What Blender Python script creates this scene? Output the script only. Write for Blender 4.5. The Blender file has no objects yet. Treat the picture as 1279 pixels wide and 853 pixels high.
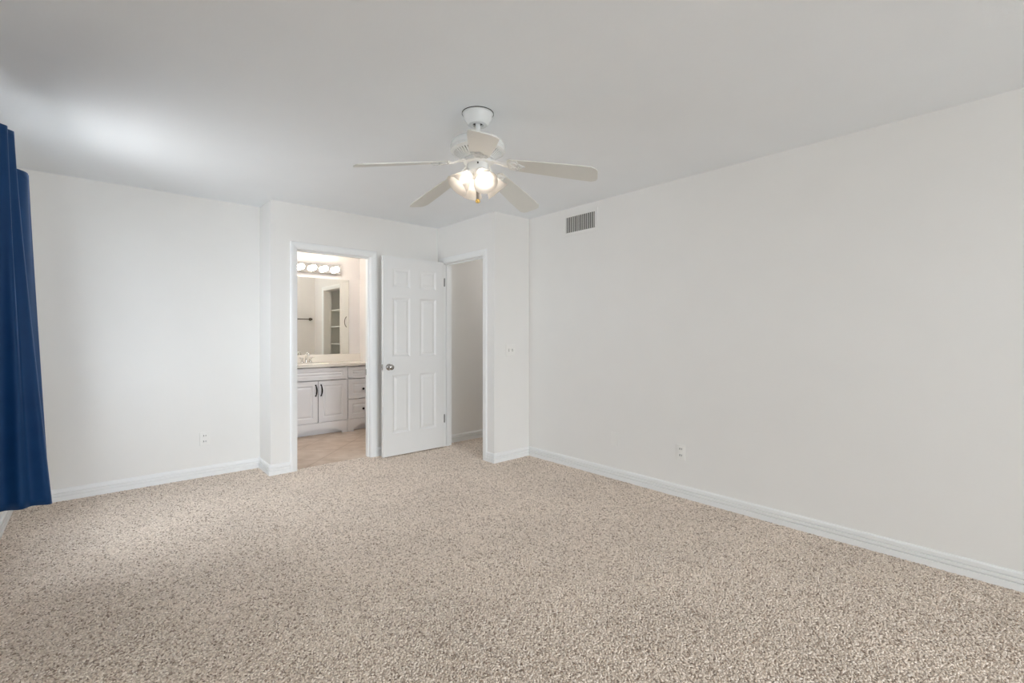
import bpy, bmesh, math, random
import numpy as np
from mathutils import Vector, Matrix
random.seed(7)
C = bpy.context.scene.collection
PI = math.pi

# ------------------------------------------------------------------ camera, world, lights, exposure
CAM_H = 1.2437
cam = bpy.data.cameras.new('camera'); cam.sensor_width = 36.0
cam.lens = 36.0 * 588.9 / 1279.0
cam.shift_y = -8.3 / 1279.0
cam.clip_start = 0.02
cam_o = bpy.data.objects.new('camera', cam); C.objects.link(cam_o)
cam_o.location = (0, 0, CAM_H); cam_o.rotation_euler = (PI / 2, 0, -math.radians(41.568))
S = bpy.context.scene
S.camera = cam_o
S.view_settings.view_transform = 'Standard'
S.view_settings.look = 'None'
S.view_settings.gamma = 1.0
S.view_settings.use_curve_mapping = False
S.view_settings.exposure = 0.13
S.cycles.use_denoising = True
S.cycles.max_bounces = 14
S.cycles.diffuse_bounces = 10
S.cycles.glossy_bounces = 5
S.cycles.transmission_bounces = 8
S.cycles.sample_clamp_indirect = 6.0

w = bpy.data.worlds.new('world'); S.world = w; w.use_nodes = True
bg = w.node_tree.nodes['Background']
bg.inputs[0].default_value = (0.82, 0.91, 1.0, 1); bg.inputs[1].default_value = 8.9


def area_light(name, loc, aim, sx, sy, power, col, spread=180):
    l = bpy.data.lights.new(name, 'AREA'); l.shape = 'RECTANGLE'; l.size = sx; l.size_y = sy
    l.energy = power; l.color = col; l.spread = math.radians(spread)
    o = bpy.data.objects.new(name, l); C.objects.link(o)
    o.location = loc
    d = Vector(aim) - Vector(loc)
    o.rotation_euler = d.to_track_quat('-Z', 'Y').to_euler()
    return o


# daylight stands outside the left window; the rear pair is fill through an added window
area_light('daylight_left_ground', (-2.3, 5.9, 0.05), (-0.3, 5.7, 1.7), 8.0, 1.6, 410, (0.97, 0.985, 1.0))
area_light('daylight_left_sky', (-2.2, 3.6, 2.6), (0.6, 3.4, 0.4), 3.0, 2.0, 75, (0.93, 0.965, 1.0))
area_light('rear_fill_high', (0.1, -10.0, 2.9), (1.2, 2.0, 0.9), 2.6, 2.0, 720, (0.91, 0.96, 1.0))
area_light('rear_fill_low', (0.8, -8.0, 0.0), (0.9, 1.0, 2.3), 4.5, 1.2, 400, (0.92, 0.965, 1.0))
for nm, loc, aim, sx, sy in (('portal_left', (-0.55, 3.57, 1.40), (1, 3.57, 1.40), 1.10, 1.36), ('portal_rear', (0.85, -4.30, 1.28), (0.85, 0, 1.28), 2.2, 1.56)):
    area_light(nm, loc, aim, sx, sy, 1, (1, 1, 1)).data.cycles.is_portal = True


def point_light(name, loc, power, col, rad):
    l = bpy.data.lights.new(name, 'POINT'); l.energy = power; l.color = col; l.shadow_soft_size = rad
    o = bpy.data.objects.new(name, l); C.objects.link(o); o.location = loc
    return o


# bare point lights added to brighten the hall and the bathroom, no fixture there
point_light('hall_fill_light', (4.1, 4.1, 2.25), 4.3, (1.0, 0.96, 0.94), 0.12)
point_light('bathroom_fill_light', (1.75, 5.25, 2.30), 12, (0.97, 0.97, 1.0), 0.12)


# ------------------------------------------------------------------ materials
def nodes(name):
    m = bpy.data.materials.new(name); m.use_nodes = True
    nt = m.node_tree
    return m, nt, nt.nodes['Principled BSDF']


def lnk(nt, a, b): nt.links.new(a, b)


def simple(name, col, rough=0.5, metal=0.0, noise=0.0, nscale=30.0, bump=0.0, bscale=60.0, spec=None):
    m, nt, p = nodes(name)
    p.inputs['Roughness'].default_value = rough
    p.inputs['Metallic'].default_value = metal
    if spec is not None: p.inputs['Specular IOR Level'].default_value = spec
    tc = nt.nodes.new('ShaderNodeTexCoord')
    if noise > 0:
        n = nt.nodes.new('ShaderNodeTexNoise'); n.inputs['Scale'].default_value = nscale; n.inputs['Detail'].default_value = 4
        lnk(nt, tc.outputs['Object'], n.inputs['Vector'])
        r = nt.nodes.new('ShaderNodeValToRGB')
        r.color_ramp.elements[0].position = 0.3; r.color_ramp.elements[1].position = 0.7
        r.color_ramp.elements[0].color = (*[c * (1 - noise) for c in col], 1)
        r.color_ramp.elements[1].color = (*[min(1, c * (1 + noise)) for c in col], 1)
        lnk(nt, n.outputs['Fac'], r.inputs['Fac']); lnk(nt, r.outputs['Color'], p.inputs['Base Color'])
    else:
        p.inputs['Base Color'].default_value = (*col, 1)
    if bump > 0:
        n2 = nt.nodes.new('ShaderNodeTexNoise'); n2.inputs['Scale'].default_value = bscale; n2.inputs['Detail'].default_value = 3
        lnk(nt, tc.outputs['Object'], n2.inputs['Vector'])
        b = nt.nodes.new('ShaderNodeBump'); b.inputs['Strength'].default_value = bump; b.inputs['Distance'].default_value = 0.002
        lnk(nt, n2.outputs['Fac'], b.inputs['Height']); lnk(nt, b.outputs['Normal'], p.inputs['Normal'])
    return m


M = {}
M['wall'] = simple('wall_paint', (0.83, 0.818, 0.793), 0.85, noise=0.008, nscale=3, bump=0.18, bscale=70, spec=0.2)
M['ceiling'] = simple('ceiling_paint', (0.865, 0.89, 0.91), 0.9, noise=0.006, nscale=4, bump=0.2, bscale=60, spec=0.1)
M['bathwall'] = simple('bathroom_paint', (0.81, 0.785, 0.765), 0.8, noise=0.01, nscale=4, bump=0.12, bscale=70, spec=0.2)
M['trim'] = simple('trim_gloss_paint', (0.86, 0.865, 0.86), 0.38, noise=0.005, nscale=8)
M['door'] = simple('door_paint', (0.82, 0.82, 0.81), 0.42, noise=0.006, nscale=6, bump=0.04, bscale=120)
M['cabinet'] = simple('cabinet_paint', (0.80, 0.80, 0.82), 0.4, noise=0.008, nscale=8)
M['dark'] = simple('dark_gap', (0.03, 0.028, 0.026), 0.8, noise=0.05)  # also painted as the shade inside the canopy and the duct
M['black'] = simple('black_metal', (0.012, 0.011, 0.011), 0.35, metal=0.6, noise=0.1)
M['bronze'] = simple('bronze_metal', (0.09, 0.07, 0.05), 0.35, metal=0.9, noise=0.1)
M['chrome'] = simple('chrome', (0.75, 0.74, 0.72), 0.12, metal=1.0, noise=0.02)
M['nickel'] = simple('satin_nickel', (0.46, 0.44, 0.42), 0.17, metal=1.0, noise=0.04)
M['hinge'] = simple('hinge_steel', (0.20, 0.19, 0.18), 0.4, metal=0.8, noise=0.05)
M['fan'] = simple('fan_enamel', (0.80, 0.815, 0.81), 0.22, noise=0.006, nscale=10)
M['blade'] = simple('fan_blade_laminate', (0.74, 0.745, 0.71), 0.42, noise=0.012, nscale=14)
M['plate'] = simple('cream_plastic', (0.84, 0.83, 0.80), 0.35, noise=0.006)
M['slot'] = simple('socket_slot', (0.06, 0.055, 0.05), 0.6, noise=0.05)
M['collar'] = simple('toggle_slot', (0.42, 0.41, 0.39), 0.5, noise=0.02)
M['counter'] = simple('cultured_marble', (0.86, 0.82, 0.755), 0.16, noise=0.012, nscale=6)
M['chain'] = simple('dull_chain_metal', (0.33, 0.31, 0.29), 0.45, metal=0.4, noise=0.05)
M['gold'] = simple('brass', (0.85, 0.58, 0.18), 0.25, metal=0.85, noise=0.03)
M['ventfin'] = simple('vent_fin_paint', (0.56, 0.55, 0.52), 0.5, noise=0.02)
M['shelf'] = simple('shelf_paint', (0.80, 0.80, 0.76), 0.5, noise=0.01)
M['outdoor'] = simple('patio_concrete', (0.30, 0.29, 0.27), 0.9, noise=0.1, nscale=3)


def mat_carpet():
    m, nt, p = nodes('frieze_carpet')
    tc = nt.nodes.new('ShaderNodeTexCoord')
    wob = nt.nodes.new('ShaderNodeTexNoise'); wob.inputs['Scale'].default_value = 60; wob.inputs['Detail'].default_value = 2
    lnk(nt, tc.outputs['Object'], wob.inputs['Vector'])
    mx = nt.nodes.new('ShaderNodeMixRGB'); mx.blend_type = 'LINEAR_LIGHT'; mx.inputs['Fac'].default_value = 0.012
    lnk(nt, tc.outputs['Object'], mx.inputs['Color1']); lnk(nt, wob.outputs['Color'], mx.inputs['Color2'])
    v = nt.nodes.new('ShaderNodeTexVoronoi'); v.inputs['Scale'].default_value = 125
    lnk(nt, mx.outputs['Color'], v.inputs['Vector'])
    sep = nt.nodes.new('ShaderNodeSeparateColor'); lnk(nt, v.outputs['Color'], sep.inputs['Color'])
    r = nt.nodes.new('ShaderNodeValToRGB'); cr = r.color_ramp
    cr.elements[0].position = 0.0; cr.elements[0].color = (0.25, 0.195, 0.155, 1)
    cr.elements[1].position = 1.0; cr.elements[1].color = (0.82, 0.735, 0.65, 1)
    for pos, col in ((0.09, (0.33, 0.262, 0.21, 1)), (0.2, (0.50, 0.418, 0.35, 1)), (0.5, (0.635, 0.542, 0.462, 1)), (0.8, (0.72, 0.625, 0.54, 1))):
        e = cr.elements.new(pos); e.color = col
    lnk(nt, sep.outputs[0], r.inputs['Fac'])
    # soft large scale lay of the pile (footprints, vacuum marks)
    n = nt.nodes.new('ShaderNodeTexNoise'); n.inputs['Scale'].default_value = 2.2; n.inputs['Detail'].default_value = 3
    lnk(nt, tc.outputs['Object'], n.inputs['Vector'])
    r2 = nt.nodes.new('ShaderNodeValToRGB'); r2.color_ramp.elements[0].position = 0.3; r2.color_ramp.elements[1].position = 0.7
    r2.color_ramp.elements[0].color = (0.93, 0.93, 0.93, 1); r2.color_ramp.elements[1].color = (1.04, 1.04, 1.04, 1)
    lnk(nt, n.outputs['Fac'], r2.inputs['Fac'])
    mul = nt.nodes.new('ShaderNodeMixRGB'); mul.blend_type = 'MULTIPLY'; mul.inputs['Fac'].default_value = 1
    lnk(nt, r.outputs['Color'], mul.inputs['Color1']); lnk(nt, r2.outputs['Color'], mul.inputs['Color2'])
    lnk(nt, mul.outputs['Color'], p.inputs['Base Color'])
    p.inputs['Roughness'].default_value = 1.0
    p.inputs['Specular IOR Level'].default_value = 0.05
    b = nt.nodes.new('ShaderNodeBump'); b.inputs['Strength'].default_value = 0.7; b.inputs['Distance'].default_value = 0.006
    b.invert = True
    lnk(nt, v.outputs['Distance'], b.inputs['Height']); lnk(nt, b.outputs['Normal'], p.inputs['Normal'])
    return m


def mat_pile():
    m, nt, p = nodes('carpet_yarn')
    at = nt.nodes.new('ShaderNodeAttribute'); at.attribute_name = 'yarn'
    r = nt.nodes.new('ShaderNodeValToRGB'); cr = r.color_ramp
    cr.elements[0].position = 0.0; cr.elements[0].color = (0.31, 0.24, 0.19, 1)
    cr.elements[1].position = 1.0; cr.elements[1].color = (0.93, 0.83, 0.74, 1)
    for pos, col in ((0.08, (0.44, 0.355, 0.288, 1)), (0.15, (0.65, 0.545, 0.455, 1)), (0.45, (0.77, 0.665, 0.565, 1)), (0.75, (0.85, 0.745, 0.645, 1))):
        e = cr.elements.new(pos); e.color = col
    lnk(nt, at.outputs['Fac'], r.inputs['Fac'])
    tc = nt.nodes.new('ShaderNodeTexCoord')
    n = nt.nodes.new('ShaderNodeTexNoise'); n.inputs['Scale'].default_value = 2.2; n.inputs['Detail'].default_value = 3
    lnk(nt, tc.outputs['Object'], n.inputs['Vector'])
    r2 = nt.nodes.new('ShaderNodeValToRGB'); r2.color_ramp.elements[0].position = 0.3; r2.color_ramp.elements[1].position = 0.7
    r2.color_ramp.elements[0].color = (0.94, 0.94, 0.94, 1); r2.color_ramp.elements[1].color = (1.03, 1.03, 1.03, 1)
    lnk(nt, n.outputs['Fac'], r2.inputs['Fac'])
    mul = nt.nodes.new('ShaderNodeMixRGB'); mul.blend_type = 'MULTIPLY'; mul.inputs['Fac'].default_value = 1
    lnk(nt, r.outputs['Color'], mul.inputs['Color1']); lnk(nt, r2.outputs['Color'], mul.inputs['Color2'])
    lnk(nt, mul.outputs['Color'], p.inputs['Base Color'])
    p.inputs['Roughness'].default_value = 1.0; p.inputs['Specular IOR Level'].default_value = 0.03
    return m


def mat_tile():
    m, nt, p = nodes('travertine_tile')
    tc = nt.nodes.new('ShaderNodeTexCoord')
    mp = nt.nodes.new('ShaderNodeMapping'); mp.inputs['Rotation'].default_value = (0, 0, math.radians(45)); mp.inputs['Location'].default_value = (0.1, 0.05, 0)
    lnk(nt, tc.outputs['Object'], mp.inputs['Vector'])
    br = nt.nodes.new('ShaderNodeTexBrick'); br.offset = 0.0; br.squash = 1.0
    br.inputs['Scale'].default_value = 1.0; br.inputs['Brick Width'].default_value = 0.42; br.inputs['Row Height'].default_value = 0.42
    br.inputs['Mortar Size'].default_value = 0.0035; br.inputs['Mortar Smooth'].default_value = 0.2
    br.inputs['Color1'].default_value = (0.60, 0.49, 0.40, 1); br.inputs['Color2'].default_value = (0.66, 0.56, 0.47, 1)
    br.inputs['Mortar'].default_value = (0.40, 0.30, 0.22, 1)
    lnk(nt, mp.outputs['Vector'], br.inputs['Vector'])
    n = nt.nodes.new('ShaderNodeTexNoise'); n.inputs['Scale'].default_value = 7; n.inputs['Detail'].default_value = 6
    lnk(nt, tc.outputs['Object'], n.inputs['Vector'])
    r = nt.nodes.new('ShaderNodeValToRGB'); r.color_ramp.elements[0].position = 0.32; r.color_ramp.elements[1].position = 0.7
    r.color_ramp.elements[0].color = (0.86, 0.80, 0.74, 1); r.color_ramp.elements[1].color = (1.1, 1.1, 1.1, 1)
    lnk(nt, n.outputs['Fac'], r.inputs['Fac'])
    mul = nt.nodes.new('ShaderNodeMixRGB'); mul.blend_type = 'MULTIPLY'; mul.inputs['Fac'].default_value = 1
    lnk(nt, br.outputs['Color'], mul.inputs['Color1']); lnk(nt, r.outputs['Color'], mul.inputs['Color2'])
    lnk(nt, mul.outputs['Color'], p.inputs['Base Color'])
    p.inputs['Roughness'].default_value = 0.4
    return m


def mat_curtain():
    m, nt, p = nodes('blue_curtain_cloth')
    tc = nt.nodes.new('ShaderNodeTexCoord')
    n = nt.nodes.new('ShaderNodeTexNoise'); n.inputs['Scale'].default_value = 9; n.inputs['Detail'].default_value = 4
    lnk(nt, tc.outputs['Object'], n.inputs['Vector'])
    r = nt.nodes.new('ShaderNodeValToRGB'); r.color_ramp.elements[0].position = 0.3; r.color_ramp.elements[1].position = 0.7
    r.color_ramp.elements[0].color = (0.0035, 0.038, 0.122, 1); r.color_ramp.elements[1].color = (0.005, 0.046, 0.142, 1)
    lnk(nt, n.outputs['Fac'], r.inputs['Fac']); lnk(nt, r.outputs['Color'], p.inputs['Base Color'])
    p.inputs['Roughness'].default_value = 0.62
    p.inputs['Specular IOR Level'].default_value = 0.25
    p.inputs['Sheen Weight'].default_value = 0.55; p.inputs['Sheen Roughness'].default_value = 0.35
    p.inputs['Sheen Tint'].default_value = (0.35, 0.5, 0.85, 1)
    wv = nt.nodes.new('ShaderNodeTexNoise'); wv.inputs['Scale'].default_value = 500
    lnk(nt, tc.outputs['Object'], wv.inputs['Vector'])
    b = nt.nodes.new('ShaderNodeBump'); b.inputs['Strength'].default_value = 0.06; b.inputs['Distance'].default_value = 0.001
    lnk(nt, wv.outputs['Fac'], b.inputs['Height']); lnk(nt, b.outputs['Normal'], p.inputs['Normal'])
    return m


def mat_shade():
    m, nt, p = nodes('frosted_shade_glass')
    out = nt.nodes['Material Output']
    nt.nodes.remove(p)
    tr = nt.nodes.new('ShaderNodeBsdfTranslucent'); tr.inputs['Color'].default_value = (0.76, 0.735, 0.70, 1)
    df = nt.nodes.new('ShaderNodeBsdfDiffuse'); df.inputs['Color'].default_value = (0.80, 0.785, 0.76, 1)
    tp = nt.nodes.new('ShaderNodeBsdfTransparent'); tp.inputs['Color'].default_value = (1, 0.97, 0.93, 1)
    gl = nt.nodes.new('ShaderNodeBsdfGlossy'); gl.inputs['Roughness'].default_value = 0.15
    tc = nt.nodes.new('ShaderNodeTexCoord'); n = nt.nodes.new('ShaderNodeTexNoise'); n.inputs['Scale'].default_value = 25; n.inputs['Detail'].default_value = 3
    lnk(nt, tc.outputs['Object'], n.inputs['Vector'])
    mr = nt.nodes.new('ShaderNodeMapRange'); mr.inputs['To Min'].default_value = 0.42; mr.inputs['To Max'].default_value = 0.6
    lnk(nt, n.outputs['Fac'], mr.inputs['Value'])
    a = nt.nodes.new('ShaderNodeMixShader'); lnk(nt, mr.outputs['Result'], a.inputs[0]); lnk(nt, df.outputs[0], a.inputs[1]); lnk(nt, tr.outputs[0], a.inputs[2])
    b = nt.nodes.new('ShaderNodeMixShader'); b.inputs[0].default_value = 0.30; lnk(nt, a.outputs[0], b.inputs[1]); lnk(nt, tp.outputs[0], b.inputs[2])
    c = nt.nodes.new('ShaderNodeMixShader'); c.inputs[0].default_value = 0.05; lnk(nt, b.outputs[0], c.inputs[1]); lnk(nt, gl.outputs[0], c.inputs[2])
    lnk(nt, c.outputs[0], out.inputs['Surface'])
    return m


def mat_emit(name, col, strength):
    m, nt, p = nodes(name)
    p.inputs['Base Color'].default_value = (0.9, 0.88, 0.85, 1)
    p.inputs['Emission Color'].default_value = (*col, 1)
    p.inputs['Emission Strength'].default_value = strength
    return m


def mat_mirror():
    m, nt, p = nodes('mirror_silver')
    p.inputs['Base Color'].default_value = (0.86, 0.87, 0.82, 1); p.inputs['Metallic'].default_value = 1.0
    p.inputs['Roughness'].default_value = 0.0
    return m


def mat_glass():
    m, nt, p = nodes('window_pane_glass')
    out = nt.nodes['Material Output']; nt.nodes.remove(p)
    tp = nt.nodes.new('ShaderNodeBsdfTransparent'); gl = nt.nodes.new('ShaderNodeBsdfGlossy'); gl.inputs['Roughness'].default_value = 0.0
    a = nt.nodes.new('ShaderNodeMixShader'); a.inputs[0].default_value = 0.06
    lnk(nt, tp.outputs[0], a.inputs[1]); lnk(nt, gl.outputs[0], a.inputs[2]); lnk(nt, a.outputs[0], out.inputs['Surface'])
    return m


M['carpet'] = mat_carpet(); M['pile'] = mat_pile(); M['tile'] = mat_tile(); M['curtain'] = mat_curtain(); M['shade'] = mat_shade()
M['mirror'] = mat_mirror(); M['glass'] = mat_glass()
M['fanbulb'] = mat_emit('fan_bulb_lit', (1.0, 0.90, 0.80), 11.5)
M['bathbulb'] = mat_emit('globe_bulb_lit', (1.0, 0.83, 0.66), 22)


# ------------------------------------------------------------------ mesh helpers
def obj(name, bm, mat, parent=None, smooth=False, angle=40):
    bm.normal_update()
    me = bpy.data.meshes.new(name)
    bmesh.ops.recalc_face_normals(bm, faces=bm.faces[:])
    bm.to_mesh(me); bm.free()
    if mat is not None: me.materials.append(mat)
    if smooth:
        for p in me.polygons: p.use_smooth = True
        try: me.set_sharp_from_angle(angle=math.radians(angle))
        except Exception: pass
    o = bpy.data.objects.new(name, me); C.objects.link(o)
    if parent is not None: o.parent = parent
    return o


def tag(o, label=None, cat=None, group=None, kind=None):
    if label: o['label'] = label
    if cat: o['category'] = cat
    if group: o['group'] = group
    if kind: o['kind'] = kind
    return o


def thing(name, label, cat, loc=(0, 0, 0), rotz=0, group=None, kind=None):
    o = bpy.data.objects.new(name, None); C.objects.link(o)
    o.empty_display_size = 0.05
    o.location = loc; o.rotation_euler = (0, 0, rotz)
    return tag(o, label, cat, group, kind)


def BM(): return bmesh.new()


def box(bm, x0, x1, y0, y1, z0, z1, bev=0.0, mtx=None, seg=2):
    r = bmesh.ops.create_cube(bm, size=1.0)
    vs = r['verts']
    for v in vs:
        v.co = Vector((x0 + (v.co.x + .5) * (x1 - x0), y0 + (v.co.y + .5) * (y1 - y0), z0 + (v.co.z + .5) * (z1 - z0)))
    es = list({e for v in vs for e in v.link_edges})
    if bev > 0:
        rr = bmesh.ops.bevel(bm, geom=es, offset=bev, segments=seg, affect='EDGES', profile=0.5)
        vs = list({v for f in rr['faces'] for v in f.verts} | {v for v in vs if v.is_valid})
    if mtx is not None: bmesh.ops.transform(bm, matrix=mtx, verts=[v for v in vs if v.is_valid])
    return vs


def lathe(bm, prof, n=48, mtx=None, close=False):
    """prof: list of (r, z)"""
    rings = []
    for r, z in prof:
        if r < 1e-6: rings.append([bm.verts.new((0, 0, z))])
        else: rings.append([bm.verts.new((r * math.cos(2 * PI * k / n), r * math.sin(2 * PI * k / n), z)) for k in range(n)])
    pairs = list(zip(rings[:-1], rings[1:]))
    if close: pairs.append((rings[-1], rings[0]))
    for a, b in pairs:
        if len(a) == 1 and len(b) == 1: continue
        for k in range(n):
            k2 = (k + 1) % n
            if len(a) == 1: bm.faces.new((a[0], b[k], b[k2]))
            elif len(b) == 1: bm.faces.new((a[k], a[k2], b[0]))
            else: bm.faces.new((a[k], a[k2], b[k2], b[k]))
    vs = [v for r in rings for v in r]
    if mtx is not None: bmesh.ops.transform(bm, matrix=mtx, verts=vs)
    return vs


def tube(bm, pts, rad, n=12, cap=True):
    pts = [Vector(p) for p in pts]
    rads = rad if isinstance(rad, (list, tuple)) else [rad] * len(pts)
    rings = []; prev = None
    for i, p in enumerate(pts):
        if i == 0: t = pts[1] - pts[0]
        elif i == len(pts) - 1: t = pts[-1] - pts[-2]
        else: t = (pts[i + 1] - pts[i]).normalized() + (pts[i] - pts[i - 1]).normalized()
        t.normalize()
        if prev is None:
            up = Vector((0, 0, 1)) if abs(t.z) < 0.9 else Vector((1, 0, 0))
            a = t.cross(up).normalized()
        else:
            a = (prev - t * prev.dot(t)).normalized()
        prev = a; b = t.cross(a)
        rings.append([bm.verts.new(p + (a * math.cos(2 * PI * k / n) + b * math.sin(2 * PI * k / n)) * rads[i]) for k in range(n)])
    for r0, r1 in zip(rings[:-1], rings[1:]):
        for k in range(n): bm.faces.new((r0[k], r0[(k + 1) % n], r1[(k + 1) % n], r1[k]))
    if cap: bm.faces.new(rings[0][::-1]); bm.faces.new(rings[-1])


def sweep(bm, prof, ends, place):
    """Extrude a closed 2-D profile between two ends; ends[i](o, z) -> position along; place(along, o, z) -> 3-D point."""
    R = []
    for e in ends: R.append([bm.verts.new(place(e(o, z), o, z)) for o, z in prof])
    n = len(prof)
    for k in range(n): bm.faces.new((R[0][k], R[0][(k + 1) % n], R[1][(k + 1) % n], R[1][k]))
    bm.faces.new(R[0][::-1]); bm.faces.new(R[1])


def panel_slab(bm, x0, x1, z0, z1, yf, yb, panels, rings, mtx=None, back=False):
    """Slab whose front (at y = yf, facing -y) carries moulded panels; rings = [(inset, depth)...]; depth > 0 goes into the slab."""
    start = set(bm.verts)
    th = yb - yf
    xs = sorted({x0, x1, *[p[0] for p in panels], *[p[1] for p in panels]})
    zs = sorted({z0, z1, *[p[2] for p in panels], *[p[3] for p in panels]})

    def side(y, sgn):
        cache = {}

        def V(x, z, d=0.0):
            k = (round(x, 5), round(z, 5), round(d, 5))
            if k not in cache: cache[k] = bm.verts.new((x, y + sgn * d, z))
            return cache[k]
        for i in range(len(xs) - 1):
            for j in range(len(zs) - 1):
                a, b, c, d = xs[i], xs[i + 1], zs[j], zs[j + 1]
                hit = next((p for p in panels if p[0] <= a + 1e-6 and p[1] >= b - 1e-6 and p[2] <= c + 1e-6 and p[3] >= d - 1e-6), None)
                if hit is None:
                    bm.faces.new((V(a, c), V(b, c), V(b, d), V(a, d)))
        for p in panels:
            loops = [[V(p[0], p[2]), V(p[1], p[2]), V(p[1], p[3]), V(p[0], p[3])]]
            for ins, dep in rings:
                loops.append([V(p[0] + ins, p[2] + ins, dep), V(p[1] - ins, p[2] + ins, dep), V(p[1] - ins, p[3] - ins, dep), V(p[0] + ins, p[3] - ins, dep)])
            for l0, l1 in zip(loops[:-1], loops[1:]):
                for k in range(4): bm.faces.new((l0[k], l0[(k + 1) % 4], l1[(k + 1) % 4], l1[k]))
            bm.faces.new(loops[-1])
        rim = [V(x, z0) for x in xs] + [V(x1, z) for z in zs[1:]] + [V(x, z1) for x in xs[::-1][1:]] + [V(x0, z) for z in zs[::-1][1:-1]]
        return rim
    f = side(yf, 1)
    if back: b = side(yb, -1)
    else:
        b = [bm.verts.new((v.co.x, yb, v.co.z)) for v in f]
        bm.faces.new(b)
    n = len(f)
    for k in range(n): bm.faces.new((f[k], f[(k + 1) % n], b[(k + 1) % n], b[k]))
    if mtx is not None:
        bmesh.ops.transform(bm, matrix=mtx, verts=[v for v in bm.verts if v not in start])


def struct(name, bm, mat, label, cat, parent=None, **k):
    o = obj(name, bm, mat, parent, **k)
    return tag(o, label, cat, kind='structure')


# ------------------------------------------------------------------ room dimensions (metres)
XL, XR, XE = -0.44, 3.368, 2.902       # left wall, right wall, entry wall
YB, YC, YR = 4.880, 4.530, 3.530       # back wall, bathroom doorway wall, return wall
XO = 1.167                             # outer corner of the jog
YN = -4.20                             # wall behind the camera
ZC = 2.44
T = 0.115
XW, YM = 2.85, 6.50                    # bathroom side wall, vanity wall
HX = 5.2                               # far end of the hall
BD0, BD1 = 1.393, 2.100                # bathroom doorway
ED0, ED1 = 3.705, 4.430                # entry doorway (along y)
DH = 2.03
CL0, CL1, CLH = 5.09, 5.79, 1.97       # linen closet opening
W1 = (3.02, 4.12, 0.72, 2.08)          # window 1 in the left wall  (y0, y1, z0, z1)
W2 = (-0.25, 1.95, 0.50, 2.06)          # unseen window added in the rear wall for fill  (x0, x1, z0, z1)

# ------------------------------------------------------------------ floor, ceiling, walls
bm = BM()
box(bm, XL - T, XO, YN - T, YB, -0.08, -.001); box(bm, XO, HX, YN - T, YC, -0.08, -.001)
box(bm, BD0 - 0.02, BD1 + 0.02, YC, YC + 0.058, -0.08, -.001)
floor = struct('floor', bm, M['carpet'], 'beige flecked carpet covering the whole bedroom floor', 'carpet')


def carpet_pile(x0, x1, y0, y1, step, rng):
    """Short twisted yarn tufts, each a small leaning four-sided dome; 'yarn' holds the tuft's own yarn tone (0..1)."""
    gx, gy = np.meshgrid(np.arange(x0 + step * .6, x1 - step * .4, step), np.arange(y0 + step * .6, y1 - step * .4, step), indexing='ij')
    c = np.stack([gx.ravel(), gy.ravel()], 1)
    c = c + rng.uniform(-.48, .48, c.shape) * step
    n = len(c)
    rot = rng.uniform(0, np.pi, n); la = rng.uniform(.56, .95, n) * step; lb = rng.uniform(.36, .62, n) * step
    h = rng.uniform(.004, .008, n); lean = rng.normal(0, .0028, (n, 2))
    V = np.zeros((n, 9, 3), np.float32)
    for k in range(4):
        a = k * np.pi / 2
        ux, uy = np.cos(a) * la, np.sin(a) * lb
        dx, dy = ux * np.cos(rot) - uy * np.sin(rot), ux * np.sin(rot) + uy * np.cos(rot)
        V[:, k, 0] = c[:, 0] + dx; V[:, k, 1] = c[:, 1] + dy; V[:, k, 2] = -.003
        V[:, 4 + k, 0] = c[:, 0] + dx * .74 + lean[:, 0] * .6; V[:, 4 + k, 1] = c[:, 1] + dy * .74 + lean[:, 1] * .6; V[:, 4 + k, 2] = -.003 + h * .72
    V[:, 8, 0] = c[:, 0] + lean[:, 0]; V[:, 8, 1] = c[:, 1] + lean[:, 1]; V[:, 8, 2] = -.003 + h
    V[:, :, 0] = np.clip(V[:, :, 0], x0, x1); V[:, :, 1] = np.clip(V[:, :, 1], y0, y1)
    return V.reshape(-1, 3), np.repeat(rng.uniform(0, 1, n).astype(np.float32), 9)


def build_pile():
    rng = np.random.default_rng(11)
    parts = [carpet_pile(*r, .0086, rng) for r in ((XL, XO, -1.0, YB), (XO, XE + T, -1.0, YC), (XE + T, XR, -1.0, YR), (XE + T, 4.2, YR + T, YC), (BD0, BD1, YC, YC + .058))]
    V = np.concatenate([p[0] for p in parts]); Y = np.concatenate([p[1] for p in parts])
    n = len(V) // 9
    loops = []; 
    quad = np.array([[k, (k + 1) % 4, 4 + (k + 1) % 4, 4 + k] for k in range(4)]); tri = np.array([[4 + k, 4 + (k + 1) % 4, 8] for k in range(4)])
    one = np.concatenate([quad.ravel(), tri.ravel()])
    L = (one[None, :] + 9 * np.arange(n)[:, None]).ravel().astype(np.int32)
    tot = np.tile(np.array([4] * 4 + [3] * 4, np.int32), n)
    st = np.concatenate([[0], np.cumsum(tot)[:-1]]).astype(np.int32)
    me = bpy.data.meshes.new('carpet_pile')
    me.vertices.add(len(V)); me.vertices.foreach_set('co', V.ravel())
    me.loops.add(len(L)); me.loops.foreach_set('vertex_index', L)
    me.polygons.add(len(tot)); me.polygons.foreach_set('loop_start', st); me.polygons.foreach_set('loop_total', tot)
    at = me.attributes.new('yarn', 'FLOAT', 'POINT'); at.data.foreach_set('value', Y)
    me.update(calc_edges=True)
    me.materials.append(M['pile'])
    o = bpy.data.objects.new('carpet_pile', me); C.objects.link(o); o.parent = floor
    o['kind'] = 'stuff'


build_pile()
bm = BM(); box(bm, XO, 3.5, YC + 0.058, YM + T, -0.08, -0.004)
struct('floor_bathroom', bm, M['tile'], 'tan stone tile floor of the bathroom, laid on the diagonal', 'floor')
bm = BM(); box(bm, XL - T, HX + T, YN - T, YM + T, ZC, ZC + 0.12)
struct('ceiling', bm, M['ceiling'], 'flat white painted ceiling above the room', 'ceiling')

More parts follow.
